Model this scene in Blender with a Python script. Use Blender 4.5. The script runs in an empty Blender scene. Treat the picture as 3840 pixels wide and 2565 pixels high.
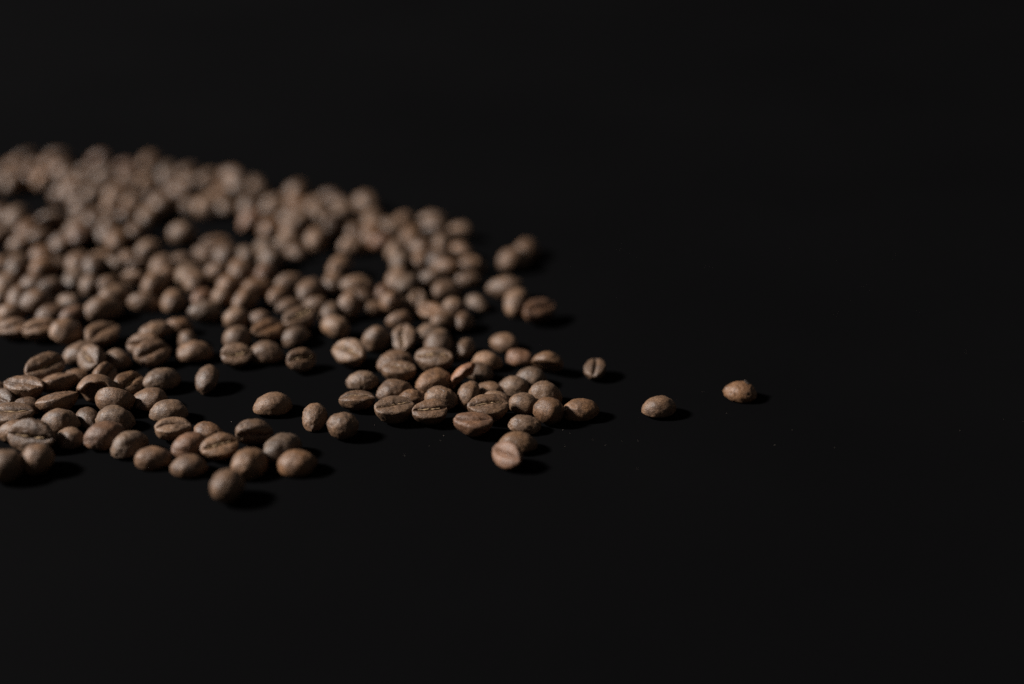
import bpy, math, random
import numpy as np
from mathutils import Euler, Matrix, Vector

# ------------------------------------------------------------------ camera, light, exposure
scene = bpy.context.scene
scene.render.engine = 'CYCLES'
scene.view_settings.view_transform = 'Standard'
scene.view_settings.look = 'None'
scene.view_settings.exposure = 0.0
scene.view_settings.gamma = 1.0
scene.cycles.use_denoising = False
scene.cycles.denoiser = 'OPENIMAGEDENOISE'
scene.cycles.max_bounces = 6
scene.cycles.sample_clamp_indirect = 2.0
scene.cycles.sample_clamp_direct = 2.0
C = scene.collection
MM = 0.001

cam_data = bpy.data.cameras.new('camera')
cam = bpy.data.objects.new('camera', cam_data); C.objects.link(cam)
cam.location = (0, 0, 0.191)
cam.rotation_euler = (math.radians(90 - 26), 0, 0)
cam_data.lens = 50; cam_data.sensor_width = 36
cam_data.clip_start = 0.02; cam_data.clip_end = 50
cam_data.dof.use_dof = True
cam_data.dof.focus_distance = 0.390
cam_data.dof.aperture_fstop = 2.7
cam_data.dof.aperture_blades = 9
scene.camera = cam

world = bpy.data.worlds.new('World'); scene.world = world
world.use_nodes = True
bg = world.node_tree.nodes['Background']
bg.inputs['Color'].default_value = (1.0, 0.97, 0.94, 1)
bg.inputs['Strength'].default_value = 0.06

# one soft lamp standing to the left of the beans, a little behind them
AIM = np.array([-0.02, 0.44, 0.0])
elev, azim, dist = math.radians(37), math.radians(181), 5.0
lp = AIM + dist*np.array([math.cos(elev)*math.cos(azim), math.cos(elev)*math.sin(azim), math.sin(elev)])
ld = bpy.data.lights.new('soft_lamp', 'AREA')
ld.shape = 'DISK'; ld.size = 0.66; ld.energy = 640.0; ld.color = (1.0, 0.96, 0.925)
lamp = bpy.data.objects.new('soft_lamp', ld); C.objects.link(lamp)
lamp.location = lp
lamp.rotation_euler = (Vector(AIM) - Vector(lp)).to_track_quat('-Z', 'Y').to_euler()

# ------------------------------------------------------------------ materials
def nodes(m):
    m.use_nodes = True
    nt = m.node_tree
    return nt, nt.nodes, nt.links, nt.nodes['Principled BSDF']

def bean_material():
    m = bpy.data.materials.new('roasted_bean')
    nt, N, K, P = nodes(m)
    tc = N.new('ShaderNodeTexCoord'); oi = N.new('ShaderNodeObjectInfo')
    add = N.new('ShaderNodeVectorMath'); add.operation = 'ADD'
    mul = N.new('ShaderNodeVectorMath'); mul.operation = 'SCALE'; mul.inputs['Scale'].default_value = 1000
    K.new(tc.outputs['Object'], mul.inputs[0])
    rv = N.new('ShaderNodeCombineXYZ'); rm = N.new('ShaderNodeMath'); rm.operation = 'MULTIPLY'; rm.inputs[1].default_value = 97
    K.new(oi.outputs['Random'], rm.inputs[0])
    for k in range(3): K.new(rm.outputs[0], rv.inputs[k])
    K.new(mul.outputs[0], add.inputs[0]); K.new(rv.outputs[0], add.inputs[1])
    # mottled roast: broad patches and fine speckle
    n1 = N.new('ShaderNodeTexNoise'); n1.inputs['Scale'].default_value = .35; n1.inputs['Detail'].default_value = 4; n1.inputs['Roughness'].default_value = .6
    n2 = N.new('ShaderNodeTexNoise'); n2.inputs['Scale'].default_value = 2.2; n2.inputs['Detail'].default_value = 5; n2.inputs['Roughness'].default_value = .65
    K.new(add.outputs[0], n1.inputs['Vector']); K.new(add.outputs[0], n2.inputs['Vector'])
    r1 = N.new('ShaderNodeValToRGB')
    r1.color_ramp.elements[0].position = .30; r1.color_ramp.elements[0].color = (.62, .62, .66, 1)
    r1.color_ramp.elements[1].position = .70; r1.color_ramp.elements[1].color = (1.30, 1.22, 1.10, 1)
    K.new(n1.outputs['Fac'], r1.inputs['Fac'])
    r2 = N.new('ShaderNodeValToRGB')
    r2.color_ramp.elements[0].position = .36; r2.color_ramp.elements[0].color = (.56, .54, .52, 1)
    r2.color_ramp.elements[1].position = .62; r2.color_ramp.elements[1].color = (1.16, 1.16, 1.14, 1)
    K.new(n2.outputs['Fac'], r2.inputs['Fac'])
    x1 = N.new('ShaderNodeMix'); x1.data_type = 'RGBA'; x1.blend_type = 'MULTIPLY'; x1.inputs['Factor'].default_value = 1
    x2 = N.new('ShaderNodeMix'); x2.data_type = 'RGBA'; x2.blend_type = 'MULTIPLY'; x2.inputs['Factor'].default_value = 1
    K.new(oi.outputs['Color'], x1.inputs['A']); K.new(r1.outputs[0], x1.inputs['B'])
    K.new(x1.outputs['Result'], x2.inputs['A']); K.new(r2.outputs[0], x2.inputs['B'])
    K.new(x2.outputs['Result'], P.inputs['Base Color'])
    # dry skin: fine leathery wrinkles
    mp = N.new('ShaderNodeMapping'); mp.inputs['Scale'].default_value = (1.0, 1.7, 1.7)
    K.new(add.outputs[0], mp.inputs['Vector'])
    n3 = N.new('ShaderNodeTexNoise'); n3.inputs['Scale'].default_value = 1.5; n3.inputs['Detail'].default_value = 6; n3.inputs['Roughness'].default_value = .62; n3.inputs['Distortion'].default_value = .8
    K.new(mp.outputs[0], n3.inputs['Vector'])
    bp = N.new('ShaderNodeBump'); bp.inputs['Strength'].default_value = .9; bp.inputs['Distance'].default_value = .00018
    K.new(n3.outputs['Fac'], bp.inputs['Height']); K.new(bp.outputs[0], P.inputs['Normal'])
    rr = N.new('ShaderNodeMapRange'); rr.inputs['To Min'].default_value = .40; rr.inputs['To Max'].default_value = .62
    K.new(n2.outputs['Fac'], rr.inputs['Value']); K.new(rr.outputs[0], P.inputs['Roughness'])
    P.inputs['Specular IOR Level'].default_value = .42
    return m

def skin_material():
    m = bpy.data.materials.new('silverskin')
    nt, N, K, P = nodes(m)
    tc = N.new('ShaderNodeTexCoord')
    n = N.new('ShaderNodeTexNoise'); n.inputs['Scale'].default_value = 1400; n.inputs['Detail'].default_value = 4
    K.new(tc.outputs['Object'], n.inputs['Vector'])
    r = N.new('ShaderNodeValToRGB')
    r.color_ramp.elements[0].position = .35; r.color_ramp.elements[0].color = (.10, .06, .034, 1)
    r.color_ramp.elements[1].position = .65; r.color_ramp.elements[1].color = (.30, .205, .115, 1)
    K.new(n.outputs['Fac'], r.inputs['Fac']); K.new(r.outputs[0], P.inputs['Base Color'])
    P.inputs['Roughness'].default_value = .8; P.inputs['Specular IOR Level'].default_value = .2
    return m

def table_material():
    m = bpy.data.materials.new('black_board')
    nt, N, K, P = nodes(m)
    tc = N.new('ShaderNodeTexCoord')
    n = N.new('ShaderNodeTexNoise'); n.inputs['Scale'].default_value = 9; n.inputs['Detail'].default_value = 6
    K.new(tc.outputs['Object'], n.inputs['Vector'])
    r = N.new('ShaderNodeValToRGB')
    r.color_ramp.elements[0].color = (.0020, .0020, .0022, 1); r.color_ramp.elements[0].position = .3
    r.color_ramp.elements[1].color = (.0025, .0025, .0027, 1); r.color_ramp.elements[1].position = .7
    K.new(n.outputs['Fac'], r.inputs['Fac']); K.new(r.outputs[0], P.inputs['Base Color'])
    P.inputs['Roughness'].default_value = .75; P.inputs['Specular IOR Level'].default_value = .01
    f = N.new('ShaderNodeTexNoise'); f.inputs['Scale'].default_value = 2500; f.inputs['Detail'].default_value = 3
    K.new(tc.outputs['Object'], f.inputs['Vector'])
    b = N.new('ShaderNodeBump'); b.inputs['Strength'].default_value = .25; b.inputs['Distance'].default_value = .0001
    K.new(f.outputs['Fac'], b.inputs['Height']); K.new(b.outputs[0], P.inputs['Normal'])
    return m

def flake_material(name, col, rough=.6):
    m = bpy.data.materials.new(name)
    nt, N, K, P = nodes(m)
    tc = N.new('ShaderNodeTexCoord')
    n = N.new('ShaderNodeTexNoise'); n.inputs['Scale'].default_value = 900; n.inputs['Detail'].default_value = 4
    K.new(tc.outputs['Object'], n.inputs['Vector'])
    r = N.new('ShaderNodeValToRGB')
    r.color_ramp.elements[0].color = tuple(c*.6 for c in col)+(1,); r.color_ramp.elements[0].position = .35
    r.color_ramp.elements[1].color = tuple(col)+(1,); r.color_ramp.elements[1].position = .65
    K.new(n.outputs['Fac'], r.inputs['Fac']); K.new(r.outputs[0], P.inputs['Base Color'])
    P.inputs['Roughness'].default_value = rough
    return m

M_BEAN, M_SKIN, M_TABLE = bean_material(), skin_material(), table_material()
M_FLAKE = flake_material('torn_skin', (.15, .115, .095), .7)
M_DUST = flake_material('bean_dust', (.20, .16, .13))

# ------------------------------------------------------------------ mesh helpers
def hash3(i, j, k, seed):
    h = (i*374761393 + j*668265263 + k*2147483647 + seed*1274126177) & 0xffffffff
    h = ((h ^ (h >> 13))*1274126177) & 0xffffffff
    return ((h ^ (h >> 16)) & 0xffff)/65535.0*2 - 1
def noise(p, seed):
    """value noise, p (n,3), result about -1..1"""
    i = np.floor(p).astype(np.int64); f = p - i; f = f*f*(3 - 2*f)
    v = 0
    for a in (0, 1):
        for b in (0, 1):
            for c in (0, 1):
                w = (f[:, 0] if a else 1 - f[:, 0])*(f[:, 1] if b else 1 - f[:, 1])*(f[:, 2] if c else 1 - f[:, 2])
                v = v + w*hash3(i[:, 0] + a, i[:, 1] + b, i[:, 2] + c, seed)
    return v
def fbm(p, seed, o=3):
    return sum(noise(p*2**k, seed + k*7)*.5**k for k in range(o))

def grid_faces(nr, nc, closed=True):
    f = []
    for i in range(nr - 1):
        for j in range(nc if closed else nc - 1):
            k = (j + 1) % nc
            f.append((i*nc + j, i*nc + k, (i + 1)*nc + k, (i + 1)*nc + j))
    return f
def make_mesh(name, verts, faces, mat):
    me = bpy.data.meshes.new(name)
    me.from_pydata([tuple(v) for v in (np.asarray(verts)*MM)], [], faces)
    me.materials.append(mat)
    me.polygons.foreach_set('use_smooth', [True]*len(faces))
    me.update()
    return me

def seam(x, s):      # sideways wander of the crease along the bean, mm
    return s['wob']*np.sin(2.6*x + s['ph'])

def bean_verts(s, nx=46, nt=64):
    """lofted bean: long axis x, rounded back +z, flat creased face -z (mm, centred)"""
    a, b, H = s['L']/2, s['W']/2, s['H']
    u = np.linspace(0, 1, nx); X = -np.cos(np.pi*u); X[0], X[-1] = -.9996, .9996
    t0 = np.linspace(0, 2*np.pi, nt, endpoint=False); t = t0 - .42*np.sin(t0)       # denser round the crease
    sec = (1 - np.abs(X)**s['p'])**s['q']*(1 + s['taper']*X)
    hd, hf = H*(1 - s['flat']), H*s['flat']
    sn, cs = np.sin(t), -np.cos(t)
    y0 = np.sign(sn)*np.abs(sn)**s['sqy']
    z0 = np.where(cs > 0, hd*np.abs(cs)**.95, -hf*np.abs(cs)**s['sqz'])
    V = np.zeros((nx, nt, 3))
    V[..., 0] = (X*a)[:, None]
    V[..., 1] = sec[:, None]*b*y0[None]
    V[..., 2] = (sec**.92)[:, None]*z0[None]
    V[..., 1] += s['bend']*b*(X**2)[:, None]
    V[..., 2] -= s['arch']*H*(X**2)[:, None]
    # crease and the two lobes rolling into it
    if s['crease'] > 0:
        under = np.clip(-(np.cos(t)*-1), 0, 1)[None]**.5
        yy = V[..., 1] - seam(X, s)[:, None] - s['bend']*b*(X**2)[:, None]
        e = (np.clip(1.06 - np.abs(X)**5, 0, 1))[:, None]
        V[..., 2] += under*e*s['crease']*(.22*H*.5*np.exp(-(yy/(.24*b))**2) + s['slit']*np.exp(-(yy/.24)**2))*np.clip(sec, .25, 1)[:, None]
    P = V.reshape(-1, 3)
    n = P*np.array([.25, 1, 1]); n = n/(np.linalg.norm(n, axis=1, keepdims=True) + 1e-6)
    sd = s['seed']
    d = .34*fbm(P*.26 + sd*3.1, sd, 2)*s['lump'] + .10*fbm(P*np.array([.7, 1.3, 1.3]) + sd, sd + 3, 2)
    rid = 1 - np.abs(fbm(P*np.array([.8, 1.5, 1.5]) + sd*1.7, sd + 11, 3))
    d += s['wrk']*.16*(rid - .7)
    face = (np.clip(-n[:, 2], 0, 1)**2)*s['crease']
    d += face*.22*(1 - 2*np.abs(fbm(P*np.array([.9, .45, .45]) + sd*2.3, sd + 17, 3)))
    P = P + n*d[:, None]
    P[:, 0] += .18*fbm(P*.5 + 9, sd + 21, 2)
    return P
def bean_faces(nx=46, nt=64):
    return grid_faces(nx, nt) + [tuple(range(nt - 1, -1, -1)), tuple((nx - 1)*nt + j for j in range(nt))]
FACES = bean_faces()

def shape(L, W, H, kind, rnd, seed):
    s = dict(L=L, W=W, H=H, seed=seed, p=rnd.uniform(1.9, 2.2), q=rnd.uniform(.50, .64), taper=rnd.uniform(-.12, .12),
             flat=rnd.uniform(.24, .32), sqy=rnd.uniform(.80, .95), sqz=rnd.uniform(.42, .60), bend=rnd.uniform(-.06, .06), arch=rnd.uniform(-.02, .07),
             crease=1.0, slit=rnd.uniform(.8, 1.3), wob=rnd.uniform(.15, .65), ph=rnd.uniform(0, 6), lump=rnd.uniform(.5, 1.0), wrk=rnd.choice([.4, .7, 1.0, 1.6]))
    if kind == 2:
        s.update(flat=.46, sqy=1.0, sqz=.95, crease=.35, p=2.0, q=.5, taper=rnd.uniform(-.08, .08), arch=0)
    return s

def skin_mesh(s, big, rnd):
    """papery strip of silverskin lying in the crease"""
    n, m = 26, 6
    x = np.linspace(-.72, .72, n)*rnd.uniform(.8, 1.05) + rnd.uniform(-.08, .08)
    hf = s['H']*s['flat']
    w = (.32 if big == 1 else .62)*(1 - np.abs(x/.85)**3)*(1 + .5*fbm(np.stack([x*6, x*0 + s['seed'], x*0], 1), s['seed'] + 5, 2))
    w = np.clip(w*(1 - .9*(fbm(np.stack([x*4 + s['seed'], x*0 + 5., x*0], 1), s['seed'] + 31, 2) > .28)), .04, 2)
    yc = seam(x, s) + s['bend']*s['W']/2*x**2
    sec = (1 - np.abs(x)**s['p'])**s['q']
    zc = -hf*sec*.86 + (.22*s['H']*.5)*sec*.75 - s['arch']*s['H']*x**2 + .10 - .16*(1 + fbm(np.stack([x*5, x*0, x*0 + 2.], 1), s['seed'] + 9, 2)) - (.25 if big == 2 else 0)
    V = []
    for i in range(n):
        for j in range(m):
            an = 2*np.pi*j/m
            V.append((x[i]*s['L']/2, yc[i] + w[i]*np.cos(an)*.7, zc[i] + .14*np.sin(an) + .10*np.cos(an + x[i]*9)))
    f = grid_faces(n, m) + [tuple(range(m - 1, -1, -1)), tuple((n - 1)*m + j for j in range(m))]
    return make_mesh('silverskin', V, f, M_SKIN)

def shell_mesh(L, W, H, thick, seed, frac):
    """broken hollow shell: a cut ellipsoid bowl with real wall thickness; opening towards -z"""
    nr, nc = 16, 48
    out = []
    for side in (0, 1):
        k = 1 - side*thick
        for i in range(nr):
            ph = (i/(nr - 1))*frac*np.pi/2 + .02
            if side: ph = frac*np.pi/2 - (i/(nr - 1))*(frac*np.pi/2) + .02
            for j in range(nc):
                th = 2*np.pi*j/nc
                edge = 1 + .10*np.sin(3*th + seed)*(ph/(np.pi/2))**2 + .05*np.sin(7*th)*(ph/(np.pi/2))**2
                q = ph*edge
                out.append((k*L/2*np.sin(q)*np.cos(th), k*W/2*np.sin(q)*np.sin(th), k*H*np.cos(q)))
    P = np.array(out); P[:, 2] -= H*.4
    P += .14*np.stack([fbm(P*.5 + seed + 10*a, seed + a, 3) for a in range(3)], 1)
    f = grid_faces(2*nr, nc) + [tuple(range(nc - 1, -1, -1)), tuple((2*nr - 1)*nc + j for j in range(nc))]
    return P, f

def flake_mesh(w, h, seed):
    """curled scrap of torn skin with a little thickness"""
    n, m = 10, 7
    V = []
    for lay in (0, 1):
        for i in range(n):
            for j in range(m):
                x = (i/(n - 1) - .5)*w; y = (j/(m - 1) - .5)*h*(1 - .5*abs(2*i/(n - 1) - 1)**2)
                z = -.9*(y/h)**2*h*.6 - .25*(x/w)**2*w + .09*math.sin(x*4 + seed) + .08*math.sin(y*6 + x*3) + lay*.09
                V.append((x, y, z))
    f = grid_faces(n, m, False)
    o = n*m
    f2 = [tuple(reversed([k + o for k in q])) for q in f]
    rim = [i*m for i in range(n)] + [(n - 1)*m + j for j in range(1, m)] + [i*m + m - 1 for i in range(n - 2, -1, -1)] + [j for j in range(m - 2, 0, -1)]
    f3 = [(rim[k], rim[(k + 1) % len(rim)], rim[(k + 1) % len(rim)] + o, rim[k] + o) for k in range(len(rim))]
    return make_mesh('skin_flake', V, [tuple(reversed(q)) for q in f] + [tuple(reversed(q)) for q in f2] + f3, M_FLAKE)

# ------------------------------------------------------------------ table top
def table_top():
    n = 3.0
    V = np.array([(-n, -.6, 0), (n, -.6, 0), (n, 5, 0), (-n, 5, 0), (-n, -.6, -.02), (n, -.6, -.02), (n, 5, -.02), (-n, 5, -.02)])*1000
    me = make_mesh('table_top', V, [(0, 1, 2, 3), (7, 6, 5, 4), (0, 4, 5, 1), (1, 5, 6, 2), (2, 6, 7, 3), (3, 7, 4, 0)], M_TABLE)
    me.polygons.foreach_set('use_smooth', [False]*6)
    o = bpy.data.objects.new('table_top', me); C.objects.link(o)
    o['kind'] = 'structure'; o['label'] = 'matte black board that the coffee beans lie on'
table_top()

# ------------------------------------------------------------------ beans
# x, y (mm on the board), lift, yaw, pitch, roll, length, width, height, kind, tone, near, skin, flake, label
# kind: 0 back up, 1 crease up, 2 round, 3 hollow shell, 4 shell on edge
BEANS = [
(-129.0, 311.7, 0.0, 21, -2, 12, 9.5, 8.6, 8.0, 2, 0, 1, -1, 0, 'smooth round bean cut off by the left frame edge at the front'),
(-122.0, 315.8, 0.0, 99, 0, -11, 9.0, 8.1, 7.6, 2, 0, 1, -1, 0, 'pale round bean with faint stripes under the large lumpy grooved bean'),
(-126.5, 326.9, 0.0, -8, -3, 244, 13.0, 8.9, 6.8, 1, 0, 1, 1, 0, 'large lumpy grooved bean lying over its neighbours at the front left'),
(-133.2, 332.6, 0.0, 13, -2, 5, 9.8, 6.7, 5.1, 0, 0, 1, -1, 0, 'brown domed bean peeking out behind the large lumpy grooved bean'),
(-117.7, 329.2, 0.0, -21, 0, 7, 8.6, 6.0, 4.6, 0, 0, 1, -1, 0, 'domed bean half in shadow right of the large lumpy grooved bean'),
(-122.3, 336.6, 0.0, 0, 2, -7, 10.7, 7.6, 6.2, 0, 5, 1, -1, 0, 'greyish finely wrinkled domed bean behind the large lumpy bean'),
(-135.7, 338.5, 0.0, 9, 2, 192, 11.6, 8.2, 5.6, 1, 0, 1, 1, 0, 'rough grooved bean with white skin flecks at the left edge'),
(-134.6, 346.5, 0.0, 13, -1, 2, 8.6, 6.0, 4.6, 0, 0, 1, -1, 0, 'small wrinkled domed bean above the grooved bean with white flecks'),
(-126.1, 347.1, 0.0, 32, 1, 164, 11.6, 8.4, 5.5, 1, 0, 1, 0, 0, 'grooved bean with lit rim slanting up beside the hollow shell'),
(-116.1, 340.8, 0.0, -56, 0, 1, 8.8, 6.3, 4.4, 0, 2, 1, -1, 0, 'dark shaded bean wedged below the hollow shell'),
(-108.1, 338.8, 0.0, -4, -2, 3, 10.9, 7.7, 6.1, 0, 5, 1, -1, 0, 'dark grey-brown wrinkled dome under the thin tilted lens-shaped bean'),
(-108.5, 329.4, 0.0, 38, 1, 6, 11.5, 8.3, 6.0, 0, 4, 1, -1, 0, 'reddish-brown bean with creased left end at the front left'),
(-100.9, 324.7, 0.0, 45, 0, -6, 10.4, 7.3, 6.0, 0, 5, 1, -1, 0, 'greyish oval bean carrying a tiny bright speck on its side'),
(-116.2, 352.7, 0.0, 11, -3, 0, 11, 8.1, 5.4, 3, 0, 1, -1, 0, 'hollow shell bean with its dark cavity facing the viewer'),
(-109.9, 346.7, 0.0, -4, -1, 118, 11.0, 8.1, 6.1, 1, 0, 1, 0, 0, 'thin lens-shaped tilted bean with shaded underside right of the hollow shell'),
(-116.7, 362.0, 0.0, 78, 12, 235, 9.5, 7.0, 5.1, 1, 0, 1, -1, 0, 'grooved bean standing on edge behind the hollow shell'),
(-108.7, 357.4, 0.0, 53, 1, 215, 9.5, 7.2, 5.0, 1, 3, 1, 1, 0, 'small grooved bean with tan crease between the hollow shell and two domes'),
(-136.8, 353.1, 0.0, -15, -1, 182, 11.6, 8.5, 6.7, 1, 0, 1, 0, 0, 'flat grooved bean with dark central crack near the left edge'),
(-129.3, 359.0, 0.0, 37, -2, 160, 11.6, 8.5, 5.5, 1, 0, 1, 0, 0, 'bean with rippled pale rim slanting behind the lit-rim grooved bean'),
(-134.7, 365.1, 0.0, 50, -1, 220, 12.5, 8.6, 6.9, 1, 0, 1, 1, 0, 'long two-lobed bean highest of the left front cluster'),
(-126.4, 365.4, 0.0, 0, 0, -1, 8.2, 6.1, 3.9, 0, 3, 1, -1, 0, 'small tan dome tucked right of the long two-lobed bean'),
(-141.9, 347.9, 0.0, -41, -1, 210, 9.2, 6.9, 5.2, 1, 2, 1, 0, 0, 'dark grooved bean cut by the left edge above the flecked one'),
(-145.4, 355.1, 0.0, 0, -2, 7, 8.6, 6.1, 4.9, 0, 0, 1, -1, 0, 'sliver of a bean at the left edge beside the flat cracked one'),
(-123.4, 372.2, 0.0, -50, 1, 225, 11.6, 8.1, 5.7, 1, 0, 1, 1, 0, 'grooved bean with yellow skin in its crease leaning on a dome'),
(-128.4, 379.2, 0.0, 46, -1, -1, 11.6, 8.1, 5.4, 0, 0, 1, -1, 0, 'dome directly behind the bean with yellow skin in its crease'),
(-116.6, 375.5, 0.0, -23, 0, 3, 8.8, 6.4, 5.1, 0, 5, 1, -1, 0, 'half-hidden grey dome right of the bean with yellow crease'),
(-110.0, 382.5, 0.0, 9, 2, 220, 10.1, 7.3, 5.5, 1, 3, 1, 0, 0, 'upper of two stacked grooved beans left of a long dome'),
(-106.1, 375.3, 0.0, 32, -2, 222, 11.1, 8.3, 6.2, 1, 0, 1, 0, 0, 'lower of two stacked grooved beans left of a long dome'),
(-94.7, 379.8, 0.0, 23, -2, -7, 11.6, 8.5, 5.5, 0, 0, 1, -1, 0, 'smooth long dome right of the two stacked grooved beans'),
(-100.3, 361.2, 0.0, 31, -3, -7, 11.6, 8.0, 5.9, 0, 5, 1, -1, 0, 'smooth grey-brown oval casting a long shadow above the small front group'),
(-87.1, 360.7, 0.0, 86, 24, -30, 10, 6.9, 4.8, 0, 0, 1, -1, 0, 'lone upright bean with split lower end in the open dark area'),
(-101.2, 349.7, 0.0, 6, -1, -6, 10.5, 7.8, 5.6, 0, 0, 1, -1, 0, 'matte oval dome, upper of the pair left of the pinkish flat bean'),
(-94.3, 342.9, 0.0, 4, 2, -6, 10.7, 7.6, 5.5, 0, 0, 1, -1, 0, 'oval dome with glinting wrinkles just above the pinkish flat bean'),
(-90.8, 332.3, 0.0, 17, -2, 186, 9.6, 7.3, 5.0, 1, 1, 1, 0, 0, 'pinkish pale flat-faced bean with curled right edge'),
(-81.6, 332.7, 0.0, -12, -2, 5, 8.8, 6.2, 4.4, 0, 3, 1, -1, 0, 'orange-brown small dome right of the pinkish flat bean'),
(-84.4, 323.6, 0.0, 37, -2, 0, 11.0, 7.5, 6.3, 0, 4, 1, -1, 0, 'reddish dome between the pinkish bean and the front striped oval'),
(-76.5, 322.3, 0.0, 20, 2, 208, 10.2, 7.4, 4.8, 1, 3, 1, 1, 0, 'grooved bean with light tan skin strip in the front group'),
(-83.1, 314.8, 0.0, 12, -2, -2, 9.8, 7.2, 4.9, 0, 0, 1, -1, 0, 'wide oval with faint vertical stripes at the front'),
(-93.2, 318.6, 0.0, 16, -1, 4, 9.6, 7.1, 5.1, 0, 1, 1, -1, 0, 'smooth pale egg-shaped bean at the left of the front group'),
(-70.7, 301.7, 0.0, 83, 2, 39, 9.2, 8.3, 7.7, 2, 0, 1, -1, 0, 'blurred round bean nearest to the viewer, alone at the bottom'),
(-67.6, 315.3, 0.0, 64, 1, 5, 11.6, 8.7, 6.5, 0, 3, 1, -1, 0, 'tilted brown bean just behind the nearest round bean'),
(-68.5, 329.6, 0.0, 16, -3, -72, 10.2, 7.1, 5.4, 0, 2, 1, -1, 0, 'dark bean with a fine groove line along its top edge'),
(-60.2, 322.9, 0.0, 45, 1, -4, 11.6, 7.9, 5.8, 0, 5, 1, -1, 0, 'smooth oval slanting up, upper of the right-hand pair in the front group'),
(-55.3, 315.5, 0.0, 12, 3, 7, 10.4, 7.9, 5.4, 0, 3, 1, -1, 0, 'smooth brown oval, lower of the right-hand pair in the front group'),
(-66.5, 347.4, 0.0, 17, -2, -4, 11.1, 8.4, 5.6, 0, 0, 1, -1, 0, 'lone oval bean with puckered left tip in the open dark area'),
(-53.9, 339.9, 0.0, 86, 18, 2, 9.6, 6.7, 4.7, 0, 0, 1, -1, 0, 'tall round bean with pointed top beside the small ball-shaped bean'),
(-45.4, 333.1, 0.0, 0, 0, 12, 8.3, 7.5, 7.0, 2, 0, 1, -1, 0, 'small ball-shaped bean with a clear round shadow'),
(-43.1, 349.0, 0.0, 0, 2, 174, 10.1, 7.5, 4.8, 1, 0, 1, 1, 0, 'flat cracked grooved bean at the left end of the sharp row'),
(-43.0, 361.8, 0.0, -8, 2, -5, 9.4, 6.9, 4.9, 0, 5, 1, -1, 0, 'smooth grey dome with pointed left end above the flat cracked bean'),
(-48.1, 375.9, 0.0, -37, -1, 210, 11.5, 8.1, 6.4, 1, 1, 1, 1, 0, 'pale blunt bean with tan flake, alone behind the grey pointed dome'),
(-61.8, 372.5, 0.0, 33, -2, 230, 9.5, 7.2, 5.2, 1, 0, 1, 2, 0, 'cracked-open bean with a bright tan fold inside'),
(-73.1, 378.9, 0.0, 0, 2, -6, 10.5, 7.9, 5.9, 0, 5, 1, -1, 0, 'shiny grey dome touching the bean with a bright skin flake'),
(-81.0, 375.5, 0.0, 11, -2, 220, 9.6, 7.3, 5.2, 1, 1, 1, 2, 0, 'bean with bright pale skin flake left of the shiny grey dome'),
(-82.9, 386.1, 0.0, 53, 3, 12, 9.1, 8.2, 7.6, 2, 5, 1, -1, 0, 'purplish round bean stacked behind the bean with bright skin flake'),
(-40.8, 386.8, 0.0, 14, 2, -1, 9.6, 6.9, 6.9, 0, 1, 1, -1, 0, 'large smooth egg-like bean behind the pale blunt bean'),
(-32.9, 386.9, 0.0, 85, 31, 177, 9.6, 7.2, 4.7, 1, 0, 1, 1, 0, 'upright bean with tan skin showing, right of the large egg-like bean'),
(-25.3, 391.9, 0.5, 55, -2, -1, 10.5, 7.6, 5.2, 0, 5, 1, -1, 0, 'upper of two stacked grey domes behind the open-grooved bean'),
(-22.0, 382.3, 0.0, 86, 30, -1, 11.6, 8.7, 5.9, 0, 5, 1, -1, 0, 'lower of two stacked grey domes behind the open-grooved bean'),
(-34.3, 372.9, 0.0, 26, 0, 7, 11.1, 8.3, 5.7, 0, 0, 1, -1, 0, 'brown dome directly behind the bean with pale front wall'),
(-32.6, 365.6, 0.0, 0, -2, 182, 10.3, 7.5, 5.5, 1, 1, 1, 1, 0, 'bean with broad pale front wall and dark hole at its right'),
(-22.8, 371.2, 0.0, -13, 1, 200, 11.6, 7.9, 6.5, 1, 0, 1, 2, 0, "open-grooved bean filled with golden skin in the cluster's middle"),
(-22.3, 360.6, 0.0, 36, 0, 0, 11.6, 8.4, 5.9, 0, 3, 1, -1, 0, "golden-brown dome with glinting left end in the cluster's middle"),
(-33.2, 355.8, 0.0, 25, -2, 1, 10.8, 8.0, 5.2, 0, 0, 1, -1, 0, 'brown bean with a dark notch in its left end'),
(-28.4, 350.4, 0.0, 13, 0, 0, 9.1, 6.4, 5.0, 0, 3, 1, -1, 0, 'brown dome squeezed between the notched bean and the crinkled bean'),
(-32.1, 341.7, 0.0, 17, 0, 190, 11.1, 8.2, 6.3, 1, 0, 1, 1, 0, 'sharp grooved bean with golden thread of skin in its crease'),
(-22.4, 340.5, 0.0, 12, 0, 202, 9.9, 7.1, 5.4, 1, 0, 1, 1, 0, 'sharp grooved bean with forked pale crease on its face'),
(-20.0, 350.5, 0.0, -20, 3, 6, 10.3, 7.8, 5.6, 0, 1, 1, -1, 1, 'crinkled bean with silvery torn skin in the front cluster'),
(-12.2, 352.4, 0.0, 73, 28, 7, 9.2, 6.4, 4.9, 0, 0, 1, -1, 0, 'pointed bean standing up right of the silvery crinkled bean'),
(-10.4, 334.3, 0.0, -4, -2, 186, 10.8, 7.5, 5.2, 1, 4, 1, 0, 0, 'reddish grooved bean with dark slit, lowest of the centre row'),
(-6.6, 342.5, 0.0, 8, -2, 196, 11.5, 7.9, 6.3, 1, 0, 1, 1, 0, 'wide grooved bean with bright white skin line in its crease'),
(-4.3, 350.4, 0.0, -20, 2, -6, 8.6, 6.3, 4.7, 0, 0, 1, -1, 0, 'bean mostly hidden behind the one with bright white skin line'),
(-6.7, 357.7, 0.0, -8, -1, 7, 8.6, 6.5, 3.4, 0, 0, 1, -1, 0, 'low flat dome above the bean with bright white skin line'),
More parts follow.
